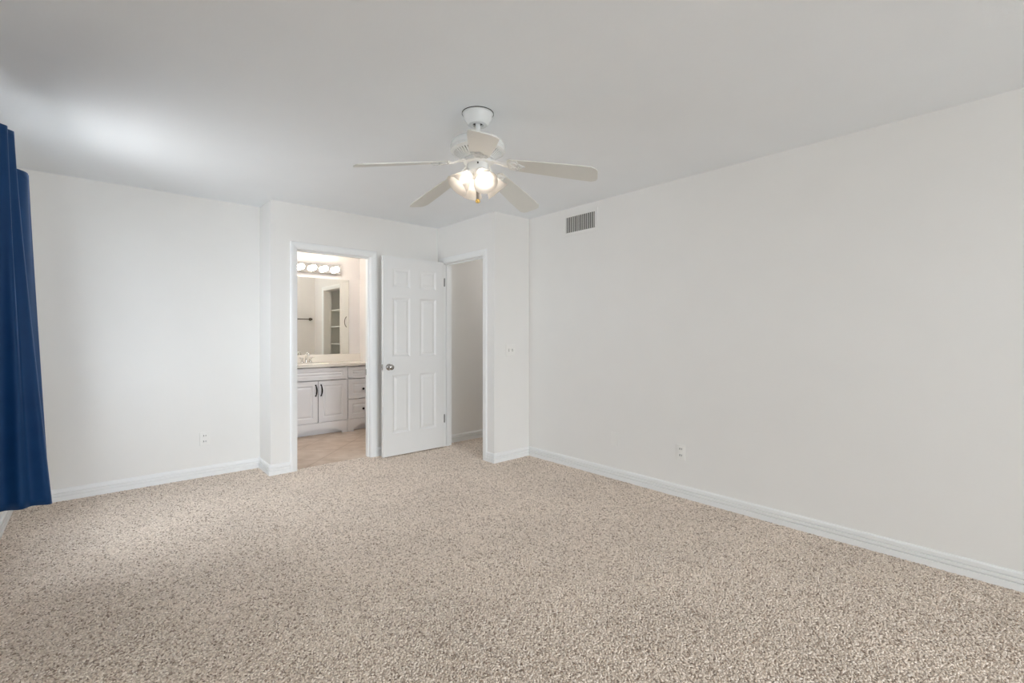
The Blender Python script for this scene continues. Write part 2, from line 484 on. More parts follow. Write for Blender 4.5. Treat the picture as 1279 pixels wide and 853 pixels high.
bm = BM()
box(bm, XL - T, XL, YN - T, W1[0], 0, ZC); box(bm, XL - T, XL, W1[1], YB + T, 0, ZC)
box(bm, XL - T, XL, W1[0], W1[1], 0, W1[2]); box(bm, XL - T, XL, W1[0], W1[1], W1[3], ZC)
struct('wall_left', bm, M['wall'], 'white wall at the far left behind the blue curtains', 'wall')
bm = BM(); box(bm, XL, XO, YB, YB + T, 0, ZC)
struct('wall_back', bm, M['wall'], 'plain white wall between the blue curtains and the bathroom doorway', 'wall')
bm = BM(); box(bm, XO, XO + T, YC, YM + T, 0, ZC)
struct('wall_jog', bm, M['wall'], 'short white wall return just left of the bathroom doorway', 'wall')
bm = BM()
box(bm, XO + T, BD0 - .02, YC, YC + T, 0, ZC); box(bm, BD1 + .02, HX, YC, YC + T, 0, ZC); box(bm, BD0 - .02, BD1 + .02, YC, YC + T, DH + .02, ZC)
struct('wall_bathroom', bm, M['wall'], 'white wall around the bathroom doorway, behind the open door', 'wall')
bm = BM()
box(bm, XE, XE + T, YR, ED0 - .02, 0, ZC); box(bm, XE, XE + T, ED1 + .02, YC, 0, ZC); box(bm, XE, XE + T, ED0 - .02, ED1 + .02, DH + .02, ZC)
struct('wall_entry', bm, M['wall'], 'narrow white wall around the hall doorway, right of the open door', 'wall')
bm = BM(); box(bm, XE + T, HX, YR, YR + T, 0, ZC)
struct('wall_return', bm, M['wall'], 'short white wall with the light switch, between hall doorway and right wall', 'wall')
bm = BM(); box(bm, XR, XR + T, YN - T, YR, 0, ZC)
struct('wall_right', bm, M['wall'], 'long white wall with the air vent filling the right side', 'wall')
bm = BM()
box(bm, XL, W2[0], YN - T, YN, 0, ZC); box(bm, W2[1], XR, YN - T, YN, 0, ZC)
box(bm, W2[0], W2[1], YN - T, YN, 0, W2[2]); box(bm, W2[0], W2[1], YN - T, YN, W2[3], ZC)
struct('wall_rear', bm, M['wall'], 'white wall behind the camera, holding the added window', 'wall')
bm = BM(); box(bm, HX, HX + T, YR, YC + T, 0, ZC)
struct('wall_hall', bm, M['wall'], 'white end wall of the hall beyond the open door', 'wall')
bm = BM(); box(bm, XO + T, 3.5, YM, YM + T, 0, ZC)
struct('wall_vanity', bm, M['bathwall'], 'cream bathroom wall behind the vanity mirror', 'wall')
bm = BM()
box(bm, XW, XW + T, YC + T, CL0, 0, ZC); box(bm, XW, XW + T, CL1, YM, 0, ZC); box(bm, XW, XW + T, CL0, CL1, CLH, ZC)
struct('wall_bathroom_side', bm, M['bathwall'], 'cream bathroom side wall at the right end of the vanity', 'wall')
bm = BM(); box(bm, XO + T, BD1 + .07, YC + T, YC + T + .006, DH + .07, ZC); box(bm, BD1 + .07, XW, YC + T, YC + T + .006, 0, ZC)
struct('wall_towel', bm, M['bathwall'], 'cream bathroom wall with the towel bar, reflected in the mirror', 'wall')
bm = BM()
box(bm, 3.40, 3.5, 4.80, 6.2, 0, ZC); box(bm, XW + T, 3.40, 4.80, 4.90, 0, ZC); box(bm, XW + T, 3.40, 6.1, 6.2, 0, ZC)
struct('wall_closet', bm, M['wall'], 'white inside walls of the linen closet, reflected in the mirror', 'wall')

# ------------------------------------------------------------------ baseboards
BP = [(0, 0), (.015, 0), (.015, .0365), (.0035, .0375), (.0035, .0425), (.014, .0440), (.014, .060), (.0030, .0612), (.0030, .0668), (.0118, .068), (.0105, .084), (.006, .092), (.0, .094)]


def baseboard(name, axis, const, sgn, a0, a1, k0, k1, label):
    """axis along which it runs; wall plane at const; sgn = direction into the room; k0/k1: -1 inner corner, +1 outer corner, 0 butt."""
    bm = BM()
    e0 = lambda o, z: a0 - k0 * o
    e1 = lambda o, z: a1 + k1 * o
    if axis == 'x': pl = lambda t, o, z: Vector((t, const + sgn * o, z))
    else: pl = lambda t, o, z: Vector((const + sgn * o, t, z))
    sweep(bm, BP, (e0, e1), pl)
    return struct(name, bm, M['trim'], label, 'baseboard')


CW = 0.058   # casing width
baseboard('baseboard_left', 'y', XL, 1, YN, YB, -1, -1, 'white grooved baseboard on the left wall under the blue curtains')
baseboard('baseboard_back', 'x', YB, -1, XL, XO, -1, -1, 'white grooved baseboard along the plain back wall by the curtains')
baseboard('baseboard_jog', 'y', XO, -1, YC, YB, 1, -1, 'short white baseboard on the jog left of the bathroom doorway')
baseboard('baseboard_bathroom', 'x', YC, -1, XO, BD0 - CW, 1, 0, 'short white baseboard from the corner to the bathroom door casing')
baseboard('baseboard_door', 'x', YC, -1, BD1 + CW + .006, XE, 0, -1, 'white baseboard running behind the open panel door')
baseboard('baseboard_entry', 'y', XE, -1, YR, ED0 - CW, 1, 0, 'tiny white baseboard between hall door casing and wall corner')
baseboard('baseboard_return', 'x', YR, -1, XE, XR, 1, -1, 'white baseboard below the light switch')
baseboard('baseboard_right', 'y', XR, -1, YN, YR, -1, -1, 'long white grooved baseboard along the right wall')
baseboard('baseboard_rear', 'x', YN, 1, XL, XR, -1, -1, 'white baseboard on the wall behind the camera')
baseboard('baseboard_hall', 'x', YC, -1, XE + T + .001, HX, 0, -1, 'white baseboard in the hall seen through the right doorway')

# ------------------------------------------------------------------ door casings and jambs
CP = [(0, 0), (.010, 0), (.012, .004), (.012, .010), (.0135, .016), (.0135, .022), (.0165, .030), (.0175, .044), (.0165, .054), (.013, .058), (0, .058)]   # (out of wall, across)


def casing(name, axis, const, sgn, a0, a1, h, label, w0=True, w1=True):
    """Mitred casing round an opening a0..a1 of height h on a wall plane; across measured from the opening outward."""
    bm = BM()
    P = (lambda t, o, z: Vector((t, const + sgn * o, z))) if axis == 'x' else (lambda t, o, z: Vector((const + sgn * o, t, z)))
    rv = .005

    def leg(side):
        R = [[], []]
        for o, q in CP:
            t = a0 + rv * -1 - q if side == 0 else a1 + rv + q
            R[0].append(bm.verts.new(P(t, o, 0))); R[1].append(bm.verts.new(P(t, o, h + rv + q)))
        n = len(CP)
        for k in range(n): bm.faces.new((R[0][k], R[0][(k + 1) % n], R[1][(k + 1) % n], R[1][k]))
        bm.faces.new(R[0][::-1]); bm.faces.new(R[1])
    if w0: leg(0)
    if w1: leg(1)
    R = [[], []]
    for o, q in CP:
        R[0].append(bm.verts.new(P(a0 - rv - q, o, h + rv + q))); R[1].append(bm.verts.new(P(a1 + rv + q, o, h + rv + q)))
    n = len(CP)
    for k in range(n): bm.faces.new((R[0][k], R[0][(k + 1) % n], R[1][(k + 1) % n], R[1][k]))
    bm.faces.new(R[0][::-1]); bm.faces.new(R[1])
    return struct(name, bm, M['trim'], label, 'door casing', smooth=True, angle=30)


t1 = casing('trim_1', 'x', YC, -1, BD0, BD1, DH, 'white moulded casing framing the bathroom doorway')
t2 = casing('trim_2', 'y', XE, -1, ED0, ED1, DH, 'white moulded casing framing the hall doorway right of the open door')
t4 = casing('trim_3', 'x', YC + T, 1, BD0, BD1, DH, 'white casing on the bathroom side of its doorway')
bm = BM()
box(bm, BD0 - .02, BD0, YC, YC + T, 0, DH + .02); box(bm, BD1, BD1 + .02, YC, YC + T, 0, DH + .02); box(bm, BD0, BD1, YC, YC + T, DH, DH + .02)
box(bm, BD1 - .012, BD1, YC + .038, YC + .075, 0, DH - .012, .002); box(bm, BD0, BD0 + .012, YC + .038, YC + .075, 0, DH - .012, .002)
box(bm, BD0, BD1, YC + .038, YC + .075, DH - .012, DH, .002)
obj('door_jamb', bm, M['trim'], t1)
bm = BM(); box(bm, BD1 - .0025, BD1 + .001, YC + .082, YC + .110, .83, .89, .001)
obj('strike_plate', bm, M['hinge'], t1)
bm = BM()
box(bm, XE, XE + T, ED0 - .02, ED0, 0, DH + .02); box(bm, XE, XE + T, ED1, ED1 + .02, 0, DH + .02); box(bm, XE, XE + T, ED0, ED1, DH, DH + .02)
box(bm, XE + .042, XE + .08, ED1 - .012, ED1, 0, DH - .012, .002); box(bm, XE + .042, XE + .08, ED0, ED0 + .012, 0, DH - .012, .002)
box(bm, XE + .042, XE + .08, ED0, ED1, DH - .012, DH, .002)
obj('door_jamb', bm, M['trim'], t2)

# ------------------------------------------------------------------ panel doors
DR = [(0.010, 0.0045), (0.019, 0.0085), (0.024, 0.0085), (0.046, 0.0025)]


def knob_bm():
    """axis along -y, rose at y=0"""
    bm = BM()
    prof = [(0, 0), (.033, 0), (.033, .004), (.028, .009), (.013, .012), (.0115, .030), (.016, .034), (.026, .042), (.0285, .052), (.026, .061), (.018, .066), (0, .067)]
    lathe(bm, prof, 32, Matrix.Rotation(PI / 2, 4, 'X'))
    return bm


def hinge_bm():
    bm = BM()
    tube(bm, [(0, 0, -.042), (0, 0, .042)], .0050, 12)
    for s in (-1, 1): tube(bm, [(0, 0, s * .042), (0, 0, s * .046)], [.0058, .003], 12)
    box(bm, .0, .0045, .002, .030, -.042, .042)
    return bm


def panel_door(name, loc, rotz, W, label, hz=(1.822, 0.323)):
    """Leaf in x from 0 (hinge) to -W, front face at y=0 facing -y, thickness .035; origin at the hinge side on the floor."""
    root = thing(name, label, 'door', loc, rotz, kind='structure')
    bm = BM()
    a, b = .103, .114
    wp = (W - 2 * a - b) / 2 if W > .6 else .18
    X = [(-W + a, -W + a + wp), (-a - wp, -a)]
    Z = [(.240, .838), (1.020, 1.625), (1.728, 1.925)]
    pans = [(x[0], x[1], z[0], z[1]) for x in X for z in Z]
    panel_slab(bm, -W, 0, .014, 2.040, 0, .035, pans, DR, back=True)
    obj('door_leaf', bm, M['door'], root)
    k = obj('door_knob', knob_bm(), M['nickel'], root, smooth=True); k.location = (-W + .062, 0, .918); k['label'] = 'satin nickel knob'
    k2 = obj('door_knob', knob_bm(), M['nickel'], root, smooth=True); k2.location = (-W + .062, .035, .918); k2.rotation_euler = (0, 0, PI)
    k2['label'] = 'satin nickel knob'
    bm = BM(); box(bm, -W - .0015, -W + .0005, .006, .029, .888, .948, .0005); box(bm, -W - .010, -W, .011, .024, .908, .928, .003)
    l = obj('door_latch', bm, M['nickel'], root); l['label'] = 'metal latch plate'
    for z in hz:
        h = obj('hinge', hinge_bm(), M['hinge'], root, smooth=True); h.location = (.006, -.003, z); h['label'] = 'dark steel hinge'
    return root


panel_door('door_1', (XE - .014, 4.388, 0), math.radians(0.3), .722, 'white six-panel door standing open against the wall by the bathroom doorway')
panel_door('door_2', (BD0 - .004, YC + T + .012, 0), math.radians(-90), .70, 'white six-panel bathroom door swung open inside the bathroom')

# ------------------------------------------------------------------ windows


def window(name, axis, const, sgn, a0, a1, z0, z1, label, bars):
    root = thing(name, label, 'window', kind='structure')

    def B(bm, t0, t1, o0, o1, za, zb, bev=.002):
        ys = sorted((const - sgn * o0, const - sgn * o1))
        if axis == 'y': box(bm, ys[0], ys[1], t0, t1, za, zb, bev)
        else: box(bm, t0, t1, ys[0], ys[1], za, zb, bev)
    bm = BM(); fw = .04
    B(bm, a0, a0 + fw, .055, .105, z0, z1); B(bm, a1 - fw, a1, .055, .105, z0, z1)
    B(bm, a0 + fw, a1 - fw, .055, .105, z0, z0 + fw); B(bm, a0 + fw, a1 - fw, .055, .105, z1 - fw, z1)
    for b in bars: B(bm, b - .018, b + .018, .06, .1, z0 + fw, z1 - fw)
    obj('window_frame', bm, M['trim'], root)
    bm = BM(); B(bm, a0 + fw, a1 - fw, .078, .082, z0 + fw, z1 - fw, 0)
    obj('window_pane', bm, M['glass'], root)
    bm = BM(); B(bm, a0 - .0, a1 + .0, -.02, .055, z0 - .001, z0 + .018, .004)
    obj('window_sill', bm, M['trim'], root)
    return root


window('window_1', 'y', XL, 1, *W1, 'window in the left wall hidden behind the blue curtains', [3.30])
window('rear_fill_window', 'x', YN, 1, *W2, 'unseen wide window added behind the camera for fill light', [0.85])  # made-up window, lets fill light in from behind the camera
bm = BM(); box(bm, -6, -0.56, -8, 8, -.25, -.1); box(bm, -.56, 8, -15, -4.35, -.25, -.1)
struct('ground', bm, M['outdoor'], 'pale concrete ground outside the windows', 'ground')

# ------------------------------------------------------------------ ceiling fan
FX, FY = 1.554, 2.031
fan = thing('ceiling_fan', 'white five-blade ceiling fan with four lit frosted glass shades', 'ceiling fan', (FX, FY, ZC))


def fz(z): return z - ZC    # heights are given from the floor


bm = BM()
lathe(bm, [(.0, fz(2.4395)), (.083, fz(2.4395)), (.083, fz(2.434)), (.079, fz(2.430)), (.0785, fz(2.424)), (.072, fz(2.405)), (.061, fz(2.390)), (.055, fz(2.381)), (.050, fz(2.3765)), (.030, fz(2.3765)), (.028, fz(2.385)), (.028, fz(2.41)), (0, fz(2.41))], 56)
cn = obj('canopy', bm, M['fan'], fan, smooth=True)
bm = BM(); lathe(bm, [(.0845, fz(2.4398)), (.0862, fz(2.4398)), (.0862, fz(2.4365)), (.0845, fz(2.4365))], 56, close=True)
obj('canopy_ring', bm, M['dark'], cn)
bm = BM(); lathe(bm, [(.0145, fz(2.386)), (.0276, fz(2.386)), (.0276, fz(2.389)), (.0145, fz(2.389))], 32, close=True)
obj('canopy_shade_disc', bm, M['dark'], cn)  # dark disc painted as the shade inside the canopy hole
bm = BM(); tube(bm, [(0, 0, fz(2.39)), (0, 0, fz(2.30))], .0135, 24)
lathe(bm, [(0, fz(2.330)), (.022, fz(2.330)), (.026, fz(2.324)), (.030, fz(2.308)), (0, fz(2.308))], 32)
obj('downrod', bm, M['fan'], fan, smooth=True)
bm = BM()
lathe(bm, [(0, fz(2.310)), (.05, fz(2.310)), (.085, fz(2.304)), (.112, fz(2.296)), (.133, fz(2.285)), (.144, fz(2.272)), (.147, fz(2.258)), (.147, fz(2.247)), (.1445, fz(2.245)), (.1445, fz(2.241)), (.147, fz(2.239)), (.146, fz(2.232)), (.138, fz(2.228)), (0, fz(2.228))], 64)
mh = obj('motor_housing', bm, M['fan'], fan, smooth=True)
# lower vented bowl: ribs over a dark core
bm = BM(); lathe(bm, [(0, fz(2.229)), (.130, fz(2.229)), (.080, fz(2.197)), (0, fz(2.197))], 48)
obj('vent_core', bm, M['dark'], mh)
bm = BM()
for k in range(44):
    a = 2 * PI * k / 44
    mt = Matrix.Rotation(a, 4, 'Z') @ Matrix.Translation((.108, 0, fz(2.2115))) @ Matrix.Rotation(-math.atan2(.034, .052), 4, 'Y')
    box(bm, -.034, .034, -.0052, .0052, -.002, .002, 0, mt)
lathe(bm, [(.128, fz(2.231)), (.139, fz(2.231)), (.137, fz(2.226)), (.126, fz(2.224))], 48, close=True)
lathe(bm, [(.074, fz(2.200)), (.090, fz(2.202)), (.086, fz(2.190)), (.074, fz(2.190))], 48, close=True)
obj('vent_grille', bm, M['fan'], mh)
bm = BM(); lathe(bm, [(0, fz(2.192)), (.074, fz(2.192)), (.078, fz(2.184)), (.078, fz(2.170)), (.06, fz(2.166)), (0, fz(2.166))], 48)
obj('flywheel', bm, M['fan'], mh, smooth=True)
bm = BM()
lathe(bm, [(0, fz(2.168)), (.0545, fz(2.168)), (.0575, fz(2.163)), (.0575, fz(2.128)), (.055, fz(2.122)), (.046, fz(2.112)), (.036, fz(2.100)), (.026, fz(2.094)), (.012, fz(2.090)), (0, fz(2.088))], 48)
sh = obj('switch_housing', bm, M['fan'], fan, smooth=True)
bm = BM()
box(bm, -.004, .004, -.0605, -.056, fz(2.150), fz(2.160), .0008, Matrix.Rotation(math.radians(-127 + 90), 4, 'Z'))
obj('reverse_switch', bm, M['dark'], sh)

PITCH = math.radians(12.5)
R0, R1, Z0b, Z1b = .165, .648, 2.153, 2.063


def blade_outline():
    L = R1 - R0
    pts = []
    half = lambda t: .049 + .019 * min(1, t / .72)
    ts = [0, .03, .2, .4, .6, .8, .93]
    lo = [(R0 + L * t, -half(t)) for t in ts] + [(R1 - .010, -.054), (R1 - .002, -.036)]
    hi = [(x, -y) for x, y in lo]
    lo[0] = (R0, -.036); hi[0] = (R0, .036)
    return lo + hi[::-1]


def make_blade(az):
    slope = math.atan2(Z1b - Z0b, R1 - R0)
    frame = Matrix.Rotation(az, 4, 'Z') @ Matrix.Translation((0, 0, fz(Z0b))) @ Matrix.Translation((R0, 0, 0)) @ Matrix.Rotation(-slope, 4, 'Y') @ Matrix.Translation((-R0, 0, 0)) @ Matrix.Rotation(-PITCH, 4, 'X')
    bm = BM()
    ol = blade_outline()
    vt = [bm.verts.new((x, y, .003)) for x, y in ol]; vb = [bm.verts.new((x, y, -.003)) for x, y in ol]
    bm.faces.new(vt); bm.faces.new(vb[::-1])
    for k in range(len(ol)): bm.faces.new((vt[k], vb[k], vb[(k + 1) % len(ol)], vt[(k + 1) % len(ol)]))
    bmesh.ops.bevel(bm, geom=[e for e in bm.edges if e.calc_face_angle(0) > 1.0], offset=.0012, segments=1, affect='EDGES')
    bmesh.ops.transform(bm, matrix=frame, verts=bm.verts[:])
    bl = obj('fan_blade', bm, M['blade'], fan)
    # bracket under the blade: trefoil plate with a raised ring, and the arm to the flywheel
    bm = BM()
    ol = []
    for x, y in [(.150, .014), (.166, .020), (.180, .036), (.198, .046), (.216, .046), (.226, .036), (.224, .024), (.236, .020), (.252, .010), (.262, 0)]: ol.append((x, y))
    ol = ol + [(x, -y) for x, y in ol[::-1][1:]]
    vt = [bm.verts.new((x, y, -.0032)) for x, y in ol]; vb = [bm.verts.new((x, y, -.0072)) for x, y in ol]
    bm.faces.new(vt); bm.faces.new(vb[::-1])
    for k in range(len(ol)): bm.faces.new((vt[k], vb[k], vb[(k + 1) % len(ol)], vt[(k + 1) % len(ol)]))

    def ring(cx, cy, r, sx=1.0):
        tube(bm, [(cx + r * sx * math.cos(t), cy + r * math.sin(t), -.0085) for t in [2 * PI * q / 20 for q in range(21)]], .0032, 8, cap=False)
    ring(.200, .022, .016, 1.1); ring(.200, -.022, .016, 1.1); ring(.236, 0, .011, 1.3)
    for cx, cy in ((.186, .020), (.186, -.020), (.240, 0)):
        lathe(bm, [(0, -.0125), (.005, -.0115), (.006, -.007), (0, -.007)], 12, Matrix.Translation((cx, cy, 0)))
    bmesh.ops.transform(bm, matrix=frame, verts=bm.verts[:])
    old = set(bm.verts)
    pa = frame @ Vector((.168, 0, -.006))
    ca, sa = math.cos(az), math.sin(az)
    P = [Vector((.062 * ca, .062 * sa, fz(2.176))), Vector((.088 * ca, .088 * sa, fz(2.175))), Vector((.115 * ca, .115 * sa, fz(2.166))), Vector((.142 * ca, .142 * sa, fz(2.152))), pa]
    n0 = len(bm.verts)
    side = Vector((-sa, ca, 0))
    wd = [.026, .021, .014, .015, .022]; rows = []
    for p, q, t in zip(P, wd, (0, .2, .5, .8, 1)):
        sd = (Matrix.Rotation(-PITCH * t, 3, Vector((ca, sa, 0))) @ side)
        up = sd.cross(Vector((ca, sa, 0))) * -1
        rows.append([bm.verts.new(p + sd * q + up * .004), bm.verts.new(p - sd * q + up * .004), bm.verts.new(p - sd * q * .8 - up * .005), bm.verts.new(p + sd * q * .8 - up * .005)])
    for a, b in zip(rows[:-1], rows[1:]):
        for k in range(4): bm.faces.new((a[k], a[(k + 1) % 4], b[(k + 1) % 4], b[k]))
    bm.faces.new(rows[0]); bm.faces.new(rows[-1][::-1])
    obj('blade_arm', bm, M['fan'], fan, smooth=True, angle=35)


for i in range(5): make_blade(math.radians(-125.24 + 72 * i))

TILT = math.radians(42)
SH_P = [(.0235, 0), (.0245, .010), (.029, .022), (.037, .036), (.045, .052), (.051, .068), (.0545, .084), (.0595, .097), (.0665, .106)]


def make_shade(az):
    # local +z = along the shade axis from neck to mouth
    mt = Matrix.Rotation(az, 4, 'Z') @ Matrix.Translation((.046, 0, fz(2.112))) @ Matrix.Rotation(PI - TILT, 4, 'Y')
    bm = BM()
    lathe(bm, [(0, -.022), (.017, -.022), (.021, -.012), (.0275, -.006), (.0275, .009), (.0255, .010), (.0255, .0), (0, 0)], 32, mt)
    hd = obj('lamp_holder', bm, M['fan'], fan, smooth=True)
    bm = BM()
    inner = [(r - .0022, z) for r, z in SH_P[::-1]]
    lathe(bm, [(r, z + .001) for r, z in SH_P] + [(.0658, .1085)] + [(r, z + .001) for r, z in inner], 48, mt, close=True)
    obj('glass_shade', bm, M['shade'], hd, smooth=True, angle=60)
    bm = BM()
    lathe(bm, [(0, .002), (.012, .002), (.0125, .022), (.0145, .030), (.0185, .044), (.0195, .054), (.0175, .064), (.011, .072), (0, .075)], 24, mt)
    obj('bulb', bm, M['fanbulb'], hd, smooth=True)


for a in (-107, -17, 73, 163): make_shade(math.radians(a))
ca, sa = math.cos(math.radians(-127.4)), math.sin(math.radians(-127.4))
bm = BM()
tube(bm, [(0, 0, fz(2.094)), (.002 * ca, .002 * sa, fz(2.062)), (.003 * ca, .003 * sa, fz(1.985))], [.0026, .0026, .0026], 8)
for k in range(22): lathe(bm, [(0, -.0028), (.0038, 0), (0, .0028)], 8, Matrix.Translation((.0025 * ca, .0025 * sa, fz(2.086 - k * .0046))))
pc = obj('pull_chain', bm, M['chain'], fan); pc['label'] = 'metal pull chain'
bm = BM()
lathe(bm, [(0, fz(2.081)), (.0065, fz(2.078)), (.0095, fz(2.070)), (.0095, fz(1.976)), (0, fz(1.972))], 16, Matrix.Translation((.003 * ca, .003 * sa, 0)))
pl = obj('pull_handle', bm, M['chain'], pc, smooth=True)
bm = BM()
lathe(bm, [(0, fz(1.974)), (.010, fz(1.974)), (.013, fz(1.968)), (.013, fz(1.962)), (.009, fz(1.957)), (0, fz(1.956))], 16, Matrix.Translation((.003 * ca, .003 * sa, 0)))
tp = obj('pull_tip', bm, M['gold'], pc, smooth=True); tp['label'] = 'brass tip'

# ------------------------------------------------------------------ curtains


def crom(P, t):
    n = len(P) - 1; x = min(max(t, 0), 1) * n; k = min(int(x), n - 1); f = x - k
    a, b, c, d = P[max(k - 1, 0)], P[k], P[k + 1], P[min(k + 2, n)]
    return [0.5 * (2 * b[i] + (c[i] - a[i]) * f + (2 * a[i] - 5 * b[i] + 4 * c[i] - d[i]) * f * f + (3 * b[i] - a[i] - 3 * c[i] + d[i]) * f ** 3) for i in (0, 1)]


def curtain(name, top, bot, zt, zb, label, seed=0):
    """A hanging panel lofted between its plan line at the rod (top) and at the hem (bot); points are (x, y)."""
    rnd = random.Random(seed)
    nu, nv = (len(top) - 1) * 14, 48
    ph = [rnd.uniform(-1, 1) for _ in range(4)]
    root = thing(name, label, 'curtain', (0, 0, 0), group='blue window curtains')

    def pos(u, v):
        g = v ** 1.12
        a = crom(top, u); b = crom(bot, u)
        x = a[0] + (b[0] - a[0]) * g; y = a[1] + (b[1] - a[1]) * g
        x += .007 * math.sin(9 * u * PI + 2.2 * v + ph[0]) * (1 - u ** 4) * (1 - .4 * v)
        x = max(x, XL + .015)
        z = zt + (zb - zt) * v + .006 * math.sin(11 * u + ph[1]) * v
        return Vector((x, y, z))
    bm = BM()
    G = [[bm.verts.new(pos(i / nu, (j / nv))) for i in range(nu + 1)] for j in range(nv + 1)]
    for j in range(nv):
        for i in range(nu): bm.faces.new((G[j][i], G[j][i + 1], G[j + 1][i + 1], G[j + 1][i]))
    o = obj('curtain_panel', bm, M['curtain'], root, smooth=True, angle=180)
    md = o.modifiers.new('thickness', 'SOLIDIFY'); md.thickness = .003; md.offset = 0
    return root


ZT, ZBt = 2.25, 0.40
curtain('curtain',
        [(-.385, 2.45), (-.345, 2.52), (-.385, 2.60), (-.345, 2.70), (-.385, 2.80), (-.345, 2.90), (-.390, 3.02), (-.355, 3.13), (-.375, 3.22), (-.335, 3.285), (-.311, 3.312), (-.328, 3.350), (-.297, 3.385), (-.305, 3.415), (-.345, 3.43), (-.395, 3.42)],
        [(-.385, 2.45), (-.335, 2.52), (-.385, 2.60), (-.335, 2.70), (-.390, 2.80), (-.340, 2.90), (-.400, 3.02), (-.362, 3.14), (-.385, 3.24), (-.325, 3.295), (-.265, 3.255), (-.225, 3.288), (-.166, 3.272), (-.168, 3.315), (-.260, 3.37), (-.360, 3.41)],
        ZT, ZBt, 'nearer long blue curtain panel at the left edge, hanging lower in view', seed=3)
curtain('curtain',
        [(-.390, 4.02), (-.352, 4.05), (-.378, 4.085), (-.345, 4.13), (-.306, 4.222), (-.318, 4.262), (-.360, 4.275), (-.400, 4.265)],
        [(-.390, 4.02), (-.350, 4.06), (-.380, 4.10), (-.305, 4.16), (-.232, 4.256), (-.250, 4.300), (-.320, 4.31), (-.390, 4.29)],
        ZT, ZBt, 'further blue curtain panel, partly behind the nearer one, by the back wall', seed=5)
rod = thing('curtain_rod', 'slim metal rod carrying both blue curtain panels', 'curtain rod', (0, 0, 0))
bm = BM(); tube(bm, [(-.420, 2.40, 2.226), (-.420, 4.272, 2.226)], .006, 12); obj('rod', bm, M['nickel'], rod, smooth=True)
for y in (2.43, 4.268):
    bm = BM(); tube(bm, [(-.420, y, 2.226), (-.4395, y, 2.226)], .004, 8); box(bm, -.4398, -.436, y - .012, y + .012, 2.20, 2.25, .001)
    obj('bracket', bm, M['nickel'], rod)

# ------------------------------------------------------------------ wall plates and vent (built facing -y, origin on the wall)


def plate_bm(w, h, screws):
    bm = BM()
    box(bm, -w / 2, w / 2, -.006, 0, -h / 2, h / 2, .0025)
    for sx, sz in screws:
        lathe(bm, [(0, -.0075), (.003, -.0068), (.0034, -.0055), (0, -.0055)], 12, Matrix.Translation((sx, 0, sz)) @ Matrix.Rotation(0, 4, 'X') @ Matrix(((1, 0, 0, 0), (0, 0, 1, 0), (0, -1, 0, 0), (0, 0, 0, 1))))
    return bm


def outlet(loc, rotz, label):
    r = thing('wall_outlet', label, 'outlet', loc, rotz, group='wall outlets')
    obj('cover_plate', plate_bm(.074, .118, [(0, 0)]), M['plate'], r)
    for s in (-1, 1):
        bm = BM(); box(bm, -.017, .017, -.0085, -.004, s * .0245 - .0145, s * .0245 + .0145, .004)
        k = obj('socket', bm, M['plate'], r)
        bm = BM(); z = s * .0245
        box(bm, -.0098, -.0052, -.0092, -.0075, z - .003, z + .011); box(bm, .0052, .0092, -.0092, -.0075, z - .002, z + .010)
        lathe(bm, [(0, -.0092), (.0042, -.0092), (.0042, -.0075), (0, -.0075)], 12, Matrix.Translation((0, 0, z - .0085)) @ Matrix(((1, 0, 0, 0), (0, 0, 1, 0), (0, -1, 0, 0), (0, 0, 0, 1))) @ Matrix.Scale(-1, 4, (0, 0, 1)))
        obj('slots', bm, M['slot'], k)
    return r


outlet((XR, 1.843, .343), -PI / 2, 'white double socket outlet low on the right wall, right of the blank plate')
outlet((.727, YB, .333), 0, 'white double socket outlet low on the back wall, left of the bathroom doorway')
bp = thing('blank_plate', 'plain blank white cover plate low on the right wall near the corner', 'wall plate', (XR, 2.460, .345), -PI / 2)
obj('cover_plate', plate_bm(.074, .118, [(0, .03), (0, -.03)]), M['plate'], bp)
sw = thing('light_switch', 'white double toggle switch plate on the short wall beside the hall doorway', 'light switch', (3.107, YR, 1.091), 0)
obj('cover_plate', plate_bm(.116, .116, [(-.023, .03), (-.023, -.03), (.023, .03), (.023, -.03)]), M['plate'], sw)
for s in (-1, 1):
    bm = BM(); box(bm, s * .023 - .006, s * .023 + .006, -.0072, -.005, -.0125, .0125, .0008)
    q = obj('switch_collar', bm, M['collar'], sw); q['label'] = 'grey toggle slot'
    bm = BM(); box(bm, -.0042, .0042, -.017, .002, -.0045, .0045, .0012, Matrix.Translation((s * .023, -.004, 0)) @ Matrix.Rotation(math.radians(25 * s), 4, 'X'))
    obj('toggle', bm, M['plate'], sw)

vent = thing('air_vent', 'white metal air vent with vertical louvres high on the right wall', 'vent', (XR, 2.844, 2.2815), -PI / 2)
VW, VH = .345, .145
bm = BM(); box(bm, -VW / 2, VW / 2, -.0015, 0, -VH / 2, VH / 2); obj('duct_shade_sheet', bm, M['dark'], vent)  # near-black sheet painted as the shade behind the louvres
bm = BM(); e = .032
for x0, x1, z0, z1 in ((-VW / 2 - e, VW / 2 + e, VH / 2, VH / 2 + e), (-VW / 2 - e, VW / 2 + e, -VH / 2 - e, -VH / 2), (-VW / 2 - e, -VW / 2, -VH / 2, VH / 2), (VW / 2, VW / 2 + e, -VH / 2, VH / 2)):
    box(bm, x0, x1, -.007, 0, z0, z1, .002)
obj('vent_frame', bm, M['wall'], vent)
bm = BM()
nf = 15
for k in range(nf):
    x = -VW / 2 + (k + .5) * VW / nf
    box(bm, -.0052, .0052, -.0008, .0008, -VH / 2, VH / 2, 0, Matrix.Translation((x, -.0065, 0)) @ Matrix.Rotation(math.radians(28), 4, 'Z'))
obj('louvres', bm, M['ventfin'], vent)

# ------------------------------------------------------------------ bathroom: vanity
YV = 5.945      # front of the doors
PR = [(.006, .004), (.012, .0065), (.018, .0065), (.032, .001)]


